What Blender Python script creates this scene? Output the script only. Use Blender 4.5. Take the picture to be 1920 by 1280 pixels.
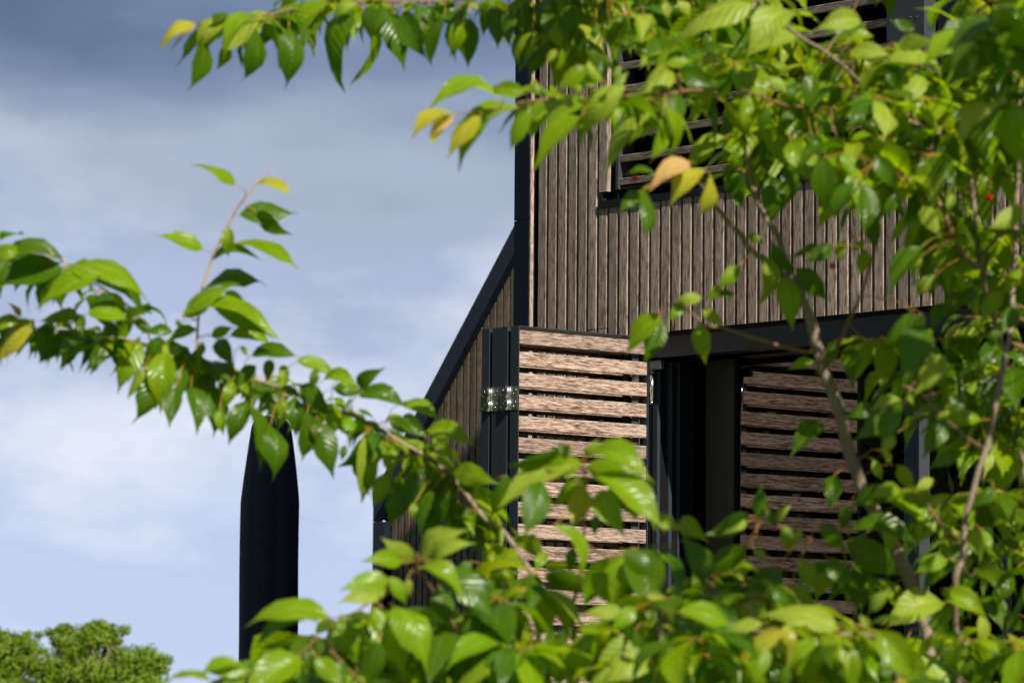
import bpy, math, random
from mathutils import Vector, Matrix, noise as mnoise
R = math.radians
rng = random.Random(7)
scene = bpy.context.scene
for o in list(bpy.data.objects):
    bpy.data.objects.remove(o)
C = scene.collection

# ------------------------------------------------------------------ camera
FPX, PITCH, ROLL, YAW = 8000.8, R(5.279), R(0.4754), R(49.293)
EYE = Vector((0, 0, 1.6))
_F = Vector((0, math.cos(PITCH), math.sin(PITCH)))
_U = Vector((0, -math.sin(PITCH), math.cos(PITCH)))
_Rt = Vector((1, 0, 0))
CR = _Rt * math.cos(ROLL) + _U * math.sin(ROLL)
CU = _U * math.cos(ROLL) - _Rt * math.sin(ROLL)
cam_d = bpy.data.cameras.new('camera')
cam = bpy.data.objects.new('camera', cam_d)
C.objects.link(cam)
scene.camera = cam
cam_d.sensor_width = 36.0
cam_d.lens = FPX / 1920 * 36
cam_d.clip_start, cam_d.clip_end = 0.1, 6000
cam.matrix_world = Matrix(((CR.x, CU.x, -_F.x, EYE.x), (CR.y, CU.y, -_F.y, EYE.y),
                           (CR.z, CU.z, -_F.z, EYE.z), (0, 0, 0, 1)))
cam_d.dof.use_dof = True
cam_d.dof.focus_distance = 16.0
cam_d.dof.aperture_fstop = 9.5


def P(px, py, d):
    """world point on the ray through a photo pixel, at depth d along the lens axis"""
    return EYE + (_F + CR * ((px - 960) / FPX) - CU * ((py - 640) / FPX)) * d


# ------------------------------------------------------------------ sky and sun
SUN_EL = R(40)
to_sun = Vector((0.487, -0.873, 0)).normalized() * math.cos(SUN_EL) + Vector((0, 0, math.sin(SUN_EL)))
w = bpy.data.worlds.new('World')
scene.world = w
w.use_nodes = True
nt = w.node_tree
N, Lk = nt.nodes, nt.links
for n in list(N):
    N.remove(n)
out = N.new('ShaderNodeOutputWorld')
bg = N.new('ShaderNodeBackground')
bg.inputs['Strength'].default_value = 0.74
bg2 = N.new('ShaderNodeBackground')
bg2.inputs['Strength'].default_value = 0.05
sky = N.new('ShaderNodeTexSky')
sky.sky_type = 'NISHITA'
sky.sun_disc = False
sky.sun_elevation = SUN_EL
sky.sun_rotation = math.atan2(to_sun.x, to_sun.y)
Lk.new(sky.outputs[0], bg2.inputs['Color'])
tc = N.new('ShaderNodeTexCoord')
sep = N.new('ShaderNodeSeparateXYZ')
Lk.new(tc.outputs['Generated'], sep.inputs[0])


def wnoise(scale, loc, detail, rough):
    m = N.new('ShaderNodeMapping')
    m.inputs['Scale'].default_value = scale
    m.inputs['Location'].default_value = loc
    Lk.new(tc.outputs['Generated'], m.inputs['Vector'])
    t = N.new('ShaderNodeTexNoise')
    t.inputs['Scale'].default_value = 1.0
    t.inputs['Detail'].default_value = detail
    t.inputs['Roughness'].default_value = rough
    Lk.new(m.outputs[0], t.inputs['Vector'])
    return t.outputs['Fac']


def wmath(op, a, b):
    m = N.new('ShaderNodeMath')
    m.operation = op
    for i, v in enumerate((a, b)):
        if isinstance(v, (int, float)):
            m.inputs[i].default_value = v
        else:
            Lk.new(v, m.inputs[i])
    return m.outputs[0]


# a deck of grey cloud that thins towards the horizon, its lower edge torn by noise
big = wnoise((7, 7, 22), (3.1, 1.7, 0.4), 3, 0.5)
fine = wnoise((22, 22, 50), (1.3, 5.2, 2.2), 5, 0.55)
elev = wmath('ADD', sep.outputs['Z'], wmath('MULTIPLY', wmath('SUBTRACT', big, 0.5), 0.07))
elev = wmath('ADD', elev, wmath('MULTIPLY', wmath('SUBTRACT', fine, 0.5), 0.035))
ramp = N.new('ShaderNodeValToRGB')
Lk.new(elev, ramp.inputs['Fac'])
cr = ramp.color_ramp
cr.interpolation = 'B_SPLINE'
stops = [(0.0, (.50, .60, .81)), (0.05, (.45, .54, .75)), (0.085, (.42, .495, .68)), (0.112, (.35, .415, .58)),
         (0.130, (.38, .43, .53)), (0.146, (.20, .265, .40)), (0.17, (.085, .135, .235)), (0.24, (.10, .135, .21)),
         (0.42, (.15, .19, .27)), (0.8, (.13, .17, .26))]
while len(cr.elements) < len(stops):
    cr.elements.new(0.5)
for e, (p, c) in zip(cr.elements, stops):
    e.position = p
    e.color = (*c, 1)
puff = N.new('ShaderNodeMapRange')
puff.inputs['From Min'].default_value = 0.47
puff.inputs['From Max'].default_value = 0.68
puff.inputs['To Max'].default_value = 0.85
Lk.new(wnoise((13, 13, 26), (0.7, 2.9, 3.6), 5, 0.55), puff.inputs['Value'])
low = N.new('ShaderNodeMapRange')
low.inputs['From Min'].default_value = 0.135
low.inputs['From Max'].default_value = 0.10
Lk.new(elev, low.inputs['Value'])
pm = N.new('ShaderNodeMix')
pm.data_type = 'RGBA'
pm.inputs['B'].default_value = (.74, .77, .85, 1)
Lk.new(wmath('MULTIPLY', puff.outputs[0], low.outputs[0]), pm.inputs['Factor'])
Lk.new(ramp.outputs[0], pm.inputs['A'])
Lk.new(pm.outputs['Result'], bg.inputs['Color'])
# openings of clear sky in the deck
hole = N.new('ShaderNodeMapRange')
hole.inputs['From Min'].default_value = 0.60
hole.inputs['From Max'].default_value = 0.78
Lk.new(wnoise((3, 3, 7), (9.0, 4.0, 1.0), 4, 0.5), hole.inputs['Value'])
mixw = N.new('ShaderNodeMixShader')
Lk.new(wmath('MULTIPLY', hole.outputs[0], 0.5), mixw.inputs[0])
Lk.new(bg.outputs[0], mixw.inputs[1])
Lk.new(bg2.outputs[0], mixw.inputs[2])
Lk.new(mixw.outputs[0], out.inputs['Surface'])

sun_d = bpy.data.lights.new('sun', 'SUN')
sun_d.energy = 5.0
sun_d.angle = R(0.53)
sun_d.color = (1.0, 0.93, 0.82)
sun = bpy.data.objects.new('sun', sun_d)
C.objects.link(sun)
sun.rotation_euler = to_sun.to_track_quat('Z', 'Y').to_euler()

scene.view_settings.view_transform = 'Standard'
scene.view_settings.look = 'None'
scene.view_settings.exposure = 0.62
scene.view_settings.gamma = 1.0
scene.render.engine = 'CYCLES'
scene.render.resolution_x, scene.render.resolution_y = 1024, 682
scene.cycles.max_bounces = 8
scene.cycles.transparent_max_bounces = 8


# ------------------------------------------------------------------ materials
def material(name):
    m = bpy.data.materials.new(name)
    m.use_nodes = True
    t = m.node_tree
    b = t.nodes['Principled BSDF']
    return m, t, b


def rgb(c):
    return (c[0], c[1], c[2], 1)


def plain(name, col, rough=0.5, metal=0.0, spec=0.5, bump=0.0, bscale=200, vary=0.12):
    m, t, b = material(name)
    b.inputs['Roughness'].default_value = rough
    b.inputs['Metallic'].default_value = metal
    b.inputs['Specular IOR Level'].default_value = spec
    tcn = t.nodes.new('ShaderNodeTexCoord')
    nz = t.nodes.new('ShaderNodeTexNoise')
    nz.inputs['Scale'].default_value = 9
    nz.inputs['Detail'].default_value = 6
    t.links.new(tcn.outputs['Object'], nz.inputs['Vector'])
    mx = t.nodes.new('ShaderNodeMix')
    mx.data_type = 'RGBA'
    mx.inputs['A'].default_value = rgb([c * (1 - vary) for c in col])
    mx.inputs['B'].default_value = rgb([min(1, c * (1 + vary)) for c in col])
    t.links.new(nz.outputs['Fac'], mx.inputs['Factor'])
    t.links.new(mx.outputs['Result'], b.inputs['Base Color'])
    if bump:
        n2 = t.nodes.new('ShaderNodeTexNoise')
        n2.inputs['Scale'].default_value = bscale
        n2.inputs['Detail'].default_value = 4
        t.links.new(tcn.outputs['Object'], n2.inputs['Vector'])
        bp = t.nodes.new('ShaderNodeBump')
        bp.inputs['Strength'].default_value = bump
        bp.inputs['Distance'].default_value = 0.002
        t.links.new(n2.outputs['Fac'], bp.inputs['Height'])
        t.links.new(bp.outputs[0], b.inputs['Normal'])
    return m


def wood(name, dark, mid, light, grey=0.0, greycol=(.16, .14, .13), rough=0.75):
    """fibrous boards, grain along the board's own Z axis, each board different"""
    m, t, b = material(name)
    nd, ln = t.nodes, t.links
    tcn = nd.new('ShaderNodeTexCoord')
    oi = nd.new('ShaderNodeObjectInfo')
    off = nd.new('ShaderNodeMath')
    off.operation = 'MULTIPLY'
    off.inputs[1].default_value = 37.0
    ln.new(oi.outputs['Random'], off.inputs[0])
    add = nd.new('ShaderNodeVectorMath')
    ln.new(tcn.outputs['Object'], add.inputs[0])
    ln.new(off.outputs[0], add.inputs[1])

    def grain(sc, det, ro):
        mp = nd.new('ShaderNodeMapping')
        mp.inputs['Scale'].default_value = sc
        ln.new(add.outputs[0], mp.inputs['Vector'])
        nz = nd.new('ShaderNodeTexNoise')
        nz.inputs['Scale'].default_value = 1
        nz.inputs['Detail'].default_value = det
        nz.inputs['Roughness'].default_value = ro
        nz.inputs['Distortion'].default_value = 0.35
        ln.new(mp.outputs[0], nz.inputs['Vector'])
        return nz.outputs['Fac']
    g1 = grain((190, 190, 19), 5, 0.75)
    g2 = grain((70, 70, 3.5), 3, 0.6)
    rp = nd.new('ShaderNodeValToRGB')
    rp.color_ramp.elements[0].position = 0.41
    rp.color_ramp.elements[0].color = rgb(dark)
    rp.color_ramp.elements[1].position = 0.595
    rp.color_ramp.elements[1].color = rgb(light)
    e = rp.color_ramp.elements.new(0.485)
    e.color = rgb(mid)
    mm = nd.new('ShaderNodeMath')
    mm.operation = 'MULTIPLY_ADD'
    mm.inputs[1].default_value = 0.22
    ln.new(g2, mm.inputs[0])
    m2 = nd.new('ShaderNodeMath')
    m2.operation = 'MULTIPLY'
    m2.inputs[1].default_value = 0.78
    ln.new(g1, m2.inputs[0])
    ln.new(m2.outputs[0], mm.inputs[2])
    ln.new(mm.outputs[0], rp.inputs['Fac'])
    # board to board tone
    hs = nd.new('ShaderNodeHueSaturation')
    mr = nd.new('ShaderNodeMapRange')
    mr.inputs['To Min'].default_value = 0.74
    mr.inputs['To Max'].default_value = 1.2
    ln.new(oi.outputs['Random'], mr.inputs['Value'])
    ln.new(mr.outputs[0], hs.inputs['Value'])
    ln.new(rp.outputs[0], hs.inputs['Color'])
    gx = nd.new('ShaderNodeMix')
    gx.data_type = 'RGBA'
    gx.inputs['B'].default_value = rgb(greycol)
    gm = nd.new('ShaderNodeMapRange')
    gm.inputs['From Min'].default_value = 0.35
    gm.inputs['From Max'].default_value = 0.65
    gm.inputs['To Max'].default_value = grey
    ln.new(grain((14, 14, 1.3), 4, 0.6), gm.inputs['Value'])
    ln.new(gm.outputs[0], gx.inputs['Factor'])
    ln.new(hs.outputs[0], gx.inputs['A'])
    ln.new(gx.outputs['Result'], b.inputs['Base Color'])
    b.inputs['Roughness'].default_value = rough
    b.inputs['Specular IOR Level'].default_value = 0.25
    bp = nd.new('ShaderNodeBump')
    bp.inputs['Strength'].default_value = 0.6
    bp.inputs['Distance'].default_value = 0.0012
    ln.new(g1, bp.inputs['Height'])
    ln.new(bp.outputs[0], b.inputs['Normal'])
    return m


def leaf_mat(name, col, trans, hue=0.02, gloss=0.29, holes=False):
    m, t, b = material(name)
    nd, ln = t.nodes, t.links
    geo = nd.new('ShaderNodeNewGeometry')
    uv = nd.new('ShaderNodeUVMap')
    uv.uv_map = 'UVMap'
    sp = nd.new('ShaderNodeSeparateXYZ')
    ln.new(uv.outputs[0], sp.inputs[0])
    ab = nd.new('ShaderNodeMath')
    ab.operation = 'ABSOLUTE'
    ln.new(sp.outputs['Y'], ab.inputs[0])
    # side veins run forward from the midrib
    ph = nd.new('ShaderNodeMath')
    ph.operation = 'MULTIPLY_ADD'
    ph.inputs[1].default_value = -0.22
    ln.new(ab.outputs[0], ph.inputs[0])
    ln.new(sp.outputs['X'], ph.inputs[2])
    fr = nd.new('ShaderNodeMath')
    fr.operation = 'MULTIPLY'
    fr.inputs[1].default_value = 62.0
    ln.new(ph.outputs[0], fr.inputs[0])
    sn = nd.new('ShaderNodeMath')
    sn.operation = 'SINE'
    ln.new(fr.outputs[0], sn.inputs[0])
    bp = nd.new('ShaderNodeBump')
    bp.inputs['Strength'].default_value = 0.34
    bp.inputs['Distance'].default_value = 0.0015
    ln.new(sn.outputs[0], bp.inputs['Height'])
    rib = nd.new('ShaderNodeMapRange')
    rib.inputs['From Min'].default_value = 0.0
    rib.inputs['From Max'].default_value = 0.07
    rib.inputs['To Min'].default_value = 0.55
    rib.inputs['To Max'].default_value = 0.0
    ln.new(ab.outputs[0], rib.inputs['Value'])
    tcn = nd.new('ShaderNodeTexCoord')
    nz = nd.new('ShaderNodeTexNoise')
    nz.inputs['Scale'].default_value = 4.0
    nz.inputs['Detail'].default_value = 5
    ln.new(uv.outputs[0], nz.inputs['Vector'])
    hs = nd.new('ShaderNodeHueSaturation')
    mh = nd.new('ShaderNodeMapRange')
    mh.inputs['To Min'].default_value = 0.5 - hue
    mh.inputs['To Max'].default_value = 0.5 + hue
    ln.new(geo.outputs['Random Per Island'], mh.inputs['Value'])
    oi = nd.new('ShaderNodeObjectInfo')
    mv = nd.new('ShaderNodeMapRange')
    mv.inputs['To Min'].default_value = 0.6
    mv.inputs['To Max'].default_value = 1.4
    ln.new(nz.outputs['Fac'], mv.inputs['Value'])
    ln.new(mh.outputs[0], hs.inputs['Hue'])
    ln.new(mv.outputs[0], hs.inputs['Value'])
    hs.inputs['Color'].default_value = rgb(col)
    mx = nd.new('ShaderNodeMix')
    mx.data_type = 'RGBA'
    ln.new(rib.outputs[0], mx.inputs['Factor'])
    ln.new(hs.outputs[0], mx.inputs['A'])
    mx.inputs['B'].default_value = rgb([min(.6, c * 1.9 + .03) for c in col])
    ra = nd.new('ShaderNodeMath')
    ra.operation = 'MULTIPLY_ADD'
    ra.inputs[1].default_value = 31.0
    ln.new(geo.outputs['Random Per Island'], ra.inputs[0])
    ln.new(oi.outputs['Random'], ra.inputs[2])
    r2 = nd.new('ShaderNodeMath')
    r2.operation = 'MULTIPLY'
    r2.inputs[1].default_value = 17.0
    ln.new(ra.outputs[0], r2.inputs[0])
    va = nd.new('ShaderNodeVectorMath')
    ln.new(uv.outputs[0], va.inputs[0])
    ln.new(r2.outputs[0], va.inputs[1])
    ns = nd.new('ShaderNodeTexNoise')
    ns.inputs['Scale'].default_value = 3.2
    ns.inputs['Detail'].default_value = 3
    ln.new(va.outputs[0], ns.inputs['Vector'])
    sm = nd.new('ShaderNodeMapRange')
    sm.inputs['From Min'].default_value = 0.67
    sm.inputs['From Max'].default_value = 0.73
    sm.inputs['To Max'].default_value = 0.8
    ln.new(ns.outputs['Fac'], sm.inputs['Value'])
    mb_ = nd.new('ShaderNodeMix')
    mb_.data_type = 'RGBA'
    mb_.inputs['B'].default_value = (.17, .10, .025, 1)
    ln.new(sm.outputs[0], mb_.inputs['Factor'])
    ln.new(mx.outputs['Result'], mb_.inputs['A'])
    ln.new(mb_.outputs['Result'], b.inputs['Base Color'])
    b.inputs['Roughness'].default_value = gloss
    b.inputs['Specular IOR Level'].default_value = 0.36
    ln.new(bp.outputs[0], b.inputs['Normal'])
    tr = nd.new('ShaderNodeBsdfTranslucent')
    h2 = nd.new('ShaderNodeHueSaturation')
    ln.new(mh.outputs[0], h2.inputs['Hue'])
    ln.new(mv.outputs[0], h2.inputs['Value'])
    h2.inputs['Color'].default_value = rgb(trans)
    ln.new(h2.outputs[0], tr.inputs['Color'])
    ms = nd.new('ShaderNodeMixShader')
    ms.inputs[0].default_value = 0.45
    ln.new(b.outputs[0], ms.inputs[1])
    ln.new(tr.outputs[0], ms.inputs[2])
    ln.new(ms.outputs[0], nd['Material Output'].inputs['Surface'])
    return m


M = {}
M['anthracite'] = plain('anthracite_metal', (.010, .0125, .016), 0.42, 0.0, 0.4, bump=0.08, bscale=500)
M['frame'] = plain('shutter_frame_metal', (.026, .034, .043), 0.4, 0.0, 0.45, bump=0.05, bscale=400)
M['navy'] = plain('navy_metal', (.006, .0125, .020), 0.42, 0.0, 0.35, bump=0.05, bscale=400)
M['grey_metal'] = plain('grey_metal', (.06, .064, .076), 0.35, 0.3, 0.5, bump=0.05)
M['black'] = plain('membrane_and_shade_black', (.006, .006, .007), 0.9, 0, 0.1)  # membrane behind the slats; also painted shade in reveal and window
M['steel'] = plain('stainless_steel', (.62, .61, .57), 0.22, 1.0, 0.5, vary=0.05)
M['steel_plate'] = plain('stainless_plate', (.62, .62, .58), 0.38, 1.0, 0.5, vary=0.05)
M['slat_wood'] = wood('facade_wood', (.042, .027, .019), (.25, .180, .138), (.46, .355, .285), 0.45, (.235, .195, .175))
M['shutter_wood'] = wood('shutter_wood', (.038, .018, .011), (.25, .160, .115), (.51, .40, .325), 0.3, (.30, .235, .205))
M['gable_wood'] = wood('gable_wood', (.05, .034, .024), (.13, .092, .065), (.25, .185, .13), 0.5, (.09, .078, .072))
M['render'] = plain('dark_render', (.05, .05, .052), 0.9, 0, 0.2, bump=0.3)
M['roofing'] = plain('roofing', (.03, .033, .038), 0.7, 0, 0.3)
M['fabric'] = plain('parasol_fabric', (.042, .043, .066), 0.85, 0, 0.15, bump=0.25, bscale=900)
M['pole'] = plain('pole_metal', (.03, .032, .036), 0.4, 0.6)
M['concrete'] = plain('concrete', (.32, .31, .29), 0.9, 0, 0.2, bump=0.4, bscale=80)
M['stile'] = plain('door_stile', (.020, .025, .017), 0.5, 0, 0.4)
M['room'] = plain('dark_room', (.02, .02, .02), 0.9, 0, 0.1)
M['bark'] = plain('cherry_bark', (.23, .172, .125), 0.7, 0, 0.3, bump=0.8, bscale=160, vary=0.5)
M['twig'] = plain('young_twig', (.20, .105, .055), 0.5, 0, 0.4, bump=0.3, bscale=300, vary=0.35)
M['shoot'] = plain('young_shoot', (.46, .27, .07), 0.5, 0, 0.4, vary=0.3)
M['petiole'] = plain('petiole', (.40, .21, .03), 0.45, 0, 0.4, vary=0.35)
M['cherry'] = plain('cherry_skin', (.42, .015, .010), 0.2, 0, 0.5)
M['leaf_g'] = leaf_mat('leaf_green', (.066, .132, .002), (.175, .33, .002))
M['leaf_b'] = leaf_mat('leaf_lime', (.175, .275, .003), (.43, .60, .003))  # lime of young leaves, also painted on sunlit green ones
M['leaf_p'] = leaf_mat('leaf_sunlit_pale', (.28, .36, .03), (.42, .53, .012), gloss=0.42)  # paleness paints the sun's gloss on green leaves
M['leaf_y'] = leaf_mat('leaf_yellow', (.42, .39, .03), (.60, .56, .02))
M['leaf_o'] = leaf_mat('leaf_orange', (.62, .38, .14), (.74, .46, .08))
M['tree_leaf'] = plain('far_leaf', (.115, .19, .004), 0.6, 0, 0.3, vary=0.75)
for n in M['tree_leaf'].node_tree.nodes:
    if n.type == 'TEX_NOISE':
        n.inputs['Scale'].default_value = 1.6
M['hedge_leaf'] = plain('hedge_leaf', (.018, .034, .009), 0.6, 0, 0.3, vary=0.4)
M['hedge_core'] = plain('hedge_core', (.015, .022, .008), 0.9, 0, 0.1)
M['grass'] = plain('grass', (.05, .10, .02), 0.9, 0, 0.2, bump=1.0, bscale=60, vary=0.4)

gl, t, b = material('dark_glass')
for n in list(t.nodes):
    if n.type == 'BSDF_PRINCIPLED':
        t.nodes.remove(n)
fre = t.nodes.new('ShaderNodeFresnel')
fre.inputs['IOR'].default_value = 2.0
gls = t.nodes.new('ShaderNodeBsdfGlossy')
gls.inputs['Roughness'].default_value = 0.0
gls.inputs['Color'].default_value = (.95, .95, .97, 1)
tra = t.nodes.new('ShaderNodeBsdfTransparent')
tra.inputs['Color'].default_value = (.16, .17, .16, 1)
mg = t.nodes.new('ShaderNodeMixShader')
t.links.new(fre.outputs[0], mg.inputs[0])
t.links.new(tra.outputs[0], mg.inputs[1])
t.links.new(gls.outputs[0], mg.inputs[2])
t.links.new(mg.outputs[0], t.nodes['Material Output'].inputs['Surface'])
M['glass'] = gl


# ------------------------------------------------------------------ mesh helpers
class MB:
    def __init__(self):
        self.v, self.f, self.s = [], [], []

    def quad(self, *idx, smooth=False):
        self.f.append(idx)
        self.s.append(smooth)

    def box(self, a, b):
        x0, x1 = sorted((a[0], b[0]))
        y0, y1 = sorted((a[1], b[1]))
        z0, z1 = sorted((a[2], b[2]))
        i = len(self.v)
        self.v += [(x0, y0, z0), (x1, y0, z0), (x1, y1, z0), (x0, y1, z0), (x0, y0, z1), (x1, y0, z1), (x1, y1, z1), (x0, y1, z1)]
        for q in ((0, 3, 2, 1), (4, 5, 6, 7), (0, 1, 5, 4), (1, 2, 6, 5), (2, 3, 7, 6), (3, 0, 4, 7)):
            self.quad(*[i + k for k in q])
        return self

    def cyl(self, p, q, r, n=12, r2=None):
        p, q = Vector(p), Vector(q)
        ax = (q - p).normalized()
        a = ax.orthogonal().normalized()
        bb = ax.cross(a)
        i = len(self.v)
        r2 = r if r2 is None else r2
        for c, rr in ((p, r), (q, r2)):
            for k in range(n):
                th = 2 * math.pi * k / n
                self.v.append(tuple(c + (a * math.cos(th) + bb * math.sin(th)) * rr))
        for k in range(n):
            k2 = (k + 1) % n
            self.quad(i + k, i + k2, i + n + k2, i + n + k, smooth=True)
        self.quad(*[i + n - 1 - k for k in range(n)])
        self.quad(*[i + n + k for k in range(n)])
        return self

    def tube(self, pts, rad, n=7):
        pts = [Vector(p) for p in pts]
        i = len(self.v)
        ref = None
        for j, p in enumerate(pts):
            a = pts[max(0, j - 1)]
            c = pts[min(len(pts) - 1, j + 1)]
            ax = (c - a).normalized()
            if ref is None:
                ref = ax.orthogonal().normalized()
            u = (ref - ax * ref.dot(ax)).normalized()
            ref = u
            vv = ax.cross(u)
            for k in range(n):
                th = 2 * math.pi * k / n
                self.v.append(tuple(p + (u * math.cos(th) + vv * math.sin(th)) * rad[j]))
        for j in range(len(pts) - 1):
            for k in range(n):
                k2 = (k + 1) % n
                self.quad(i + j * n + k, i + j * n + k2, i + (j + 1) * n + k2, i + (j + 1) * n + k, smooth=True)
        self.quad(*[i + n - 1 - k for k in range(n)])
        e = i + (len(pts) - 1) * n
        self.quad(*[e + k for k in range(n)])
        return self

    def mesh(self, name, mat):
        me = bpy.data.meshes.new(name)
        me.from_pydata(self.v, [], self.f)
        me.polygons.foreach_set('use_smooth', self.s)
        if mat:
            me.materials.append(M[mat] if isinstance(mat, str) else mat)
        me.update()
        return me


def obj(name, me, parent=None, loc=(0, 0, 0), rot=(0, 0, 0)):
    o = bpy.data.objects.new(name, me)
    C.objects.link(o)
    o.location = loc
    o.rotation_euler = rot
    if parent is not None:
        o.parent = parent
    return o


def part(name, mat, parent, *boxes):
    mb = MB()
    for a, bb in boxes:
        mb.box(a, bb)
    return obj(name, mb.mesh(name, mat), parent)


def tag(o, label=None, cat=None, group=None, kind=None):
    if label:
        o['label'] = label
    if cat:
        o['category'] = cat
    if group:
        o['group'] = group
    if kind:
        o['kind'] = kind
    return o


_slat_cache = {}


def slat_mesh(wd, th, ln, mat, ch=0.0012):
    """board with eased edges; width X, thickness Y (front at -Y), length Z from 0"""
    key = (round(wd, 4), round(th, 4), round(ln, 4), mat)
    if key in _slat_cache:
        return _slat_cache[key]
    x, y = wd / 2, th
    prof = [(-x + ch, 0), (x - ch, 0), (x, ch), (x, y - ch), (x - ch, y), (-x + ch, y), (-x, y - ch), (-x, ch)]
    mb = MB()
    nseg = 1
    for k in range(nseg + 1):
        for a, bb in prof:
            mb.v.append((a, bb, ln * k / nseg))
    for k in range(nseg):
        for j in range(8):
            j2 = (j + 1) % 8
            mb.quad(k * 8 + j, k * 8 + j2, (k + 1) * 8 + j2, (k + 1) * 8 + j)
    mb.quad(*range(7, -1, -1))
    mb.quad(*[nseg * 8 + j for j in range(8)])
    me = mb.mesh('slat', mat)
    _slat_cache[key] = me
    return me


# ------------------------------------------------------------------ ground
g = MB()
g.v = [(-3000, -3000, 0), (3000, -3000, 0), (3000, 3000, 0), (-3000, 3000, 0)]
g.quad(0, 1, 2, 3)
tag(obj('ground', g.mesh('ground', 'grass')), kind='structure')

# ------------------------------------------------------------------ timber house
# local frame: x along the facade towards the near end, y into the house, z up
HO = Vector((0.52227, 16.2563, 0))
house = obj('timber_house', None, None, HO, (0, 0, -YAW))
tag(house, 'dark timber-clad house with slatted facade, louvred upper window and glazed ground floor', 'house')
ter = part('terrace', 'concrete', None, ((-1.6, -2.4, 0.004), (7.5, -0.0, 0.44)))
ter.location = HO
ter.rotation_euler = (0, 0, -YAW)
tag(ter, kind='structure')
TH = 0.024          # slat thickness; slat fronts lie on y = 0
TOPZ = 8.5  # unseen roof height, set for the shadow it throws on gable and parasol
UL, UR = -0.78, 7.0
wall = part('wall', 'black', house,
            ((UL + .01, TH + .002, 3.10), (-0.2072, 0.20, TOPZ)),                 # left of the window, above the lintel
            ((-0.2072, TH + .002, 3.10), (UR, 0.20, 3.60)),                         # below the window
            ((-0.2072, TH + .002, 5.10), (UR, 0.20, TOPZ)),                         # above the window
            ((3.20, TH + .002, 3.60), (UR, 0.20, 5.10)),
            ((UL + .01, TH + .002, 0.45), (-0.02, 0.40, 3.10)))
part('outer_wall', 'render', house, ((UL, 0.24, 0.0), (UL + .22, 8.0, TOPZ - .01)), ((UL + .22, 7.8, 0.0), (UR, 8.0, TOPZ - .01)),
     ((UR, 0.03, 0.0), (UR + .2, 8.0, TOPZ - .01)))
part('roof', 'roofing', house, ((UL - .03, -0.03, TOPZ), (UR + .23, 8.05, TOPZ + .25)))
part('plinth', 'concrete', house, ((UL + .02, 0.002, 0.0), (UR - .02, 7.78, 0.43)))
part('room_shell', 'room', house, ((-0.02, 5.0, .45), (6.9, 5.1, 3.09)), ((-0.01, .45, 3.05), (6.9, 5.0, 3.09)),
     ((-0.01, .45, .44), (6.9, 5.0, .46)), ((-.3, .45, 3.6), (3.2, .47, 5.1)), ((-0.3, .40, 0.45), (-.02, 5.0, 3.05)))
# corner trim in two lengths
for z0, z1 in ((0.45, 3.635), (3.638, TOPZ - .002)):
    part('corner_trim', 'navy', house, ((UL, -0.012, z0), (-0.690, 0.236, z1)))
PIT, SW = 0.0597, 0.0448
U0 = -0.6237


def vslat(u, z0, z1, wd=SW):
    o = obj('slat', slat_mesh(wd, TH, z1 - z0, 'slat_wood'), wall, (u, rng.uniform(-.0012, .0008), z0))
    return o


vslat(-0.6866, 0.45, TOPZ - .01, 0.0062).location.y = -0.009
k = 0
while True:
    u = U0 + PIT * k
    if u > UR - .1:
        break
    if u < -0.22:
        if k <= 5:
            if k in (5,):
                vslat(u, 3.175, TOPZ - .01)
                vslat(u, 3.139, 3.172)
            else:
                vslat(u, 3.139 if u > -0.06 else 0.46, TOPZ - .01)
        else:
            vslat(u, 3.707, TOPZ - .01)
            vslat(u, 3.175, 3.6415)
            vslat(u, 3.139, 3.172)
            obj('slat', slat_mesh(SW, TH, 2.66, 'slat_wood'), wall, (u, 0, 0.46))
    elif u < 3.2:
        vslat(u, 3.139, 3.6415)
        vslat(u, 5.10, TOPZ - .01)
        if u < -0.05:
            vslat(u, .46, 3.12)
    else:
        vslat(u, 3.139, TOPZ - .01)
    k += 1
# lintel beam over the glazed opening
lint = part('lintel', 'anthracite', house, ((-0.015, -0.006, 3.040), (UR, 0.02, 3.118)), ((-0.015, 0.02, 3.06), (UR, 0.26, 3.135)))
# sill
part('window_sill', 'anthracite', house, ((-0.281, -0.007, 3.6425), (3.2, 0.0, 3.6705)), ((-0.281, 0.0, 3.6425), (3.2, 0.11, 3.648)),
     ((-0.281, 0.0, 3.648), (-0.272, 0.05, 3.705)))
# upper window: metal frame, louvre blades
win = part('window_frame', 'grey_metal', house, ((-0.207, 0.012, 3.712), (-0.192, 0.10, 5.09)), ((-0.192, 0.03, 3.712), (1.262, 0.09, 3.722)),
           ((-0.192, 0.03, 5.06), (1.262, 0.09, 5.09)))
part('window_shade_sheet', 'black', house, ((-0.206, 0.14, 3.65), (1.27, 0.15, 5.095)))  # black sheet painted in for the shade behind the louvres
for k in range(15):
    zz = 3.730 + 0.0905 * k
    if zz > 5.03:
        break
    me = slat_mesh(0.026, 0.070, 1.452, 'slat_wood')
    # board rotated so that its length runs along the window
    o = obj('louvre_blade', me, win)
    o.matrix_local = Matrix.Translation((-0.191, 0.020, zz + .010)) @ Matrix(((0, 0, 1, 0), (0, 1, 0, 0), (-1, 0, 0, 0), (0, 0, 0, 1))) @ Matrix.Rotation(R(8), 4, 'Z')
for u0, u1 in ((1.2735, 1.371), (1.3735, 1.4595)):
    pn = part('jamb_panel', 'grey_metal', house, ((u0, -0.006, 3.673), (u1, 0.06, 5.09)))
    for zz in (3.72, 3.95, 4.19, 4.43, 4.67):
        for du in (0.018, 0.05):
            obj('screw', MB().cyl((u0 + du, -0.0085, zz - du * .1), (u0 + du, -0.0055, zz - du * .1), 0.0035, 8).mesh('screw', 'steel'), pn)
part('window_stile', 'navy', house, ((1.475, 0.05, 3.673), (1.56, 0.12, 5.09)))
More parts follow.
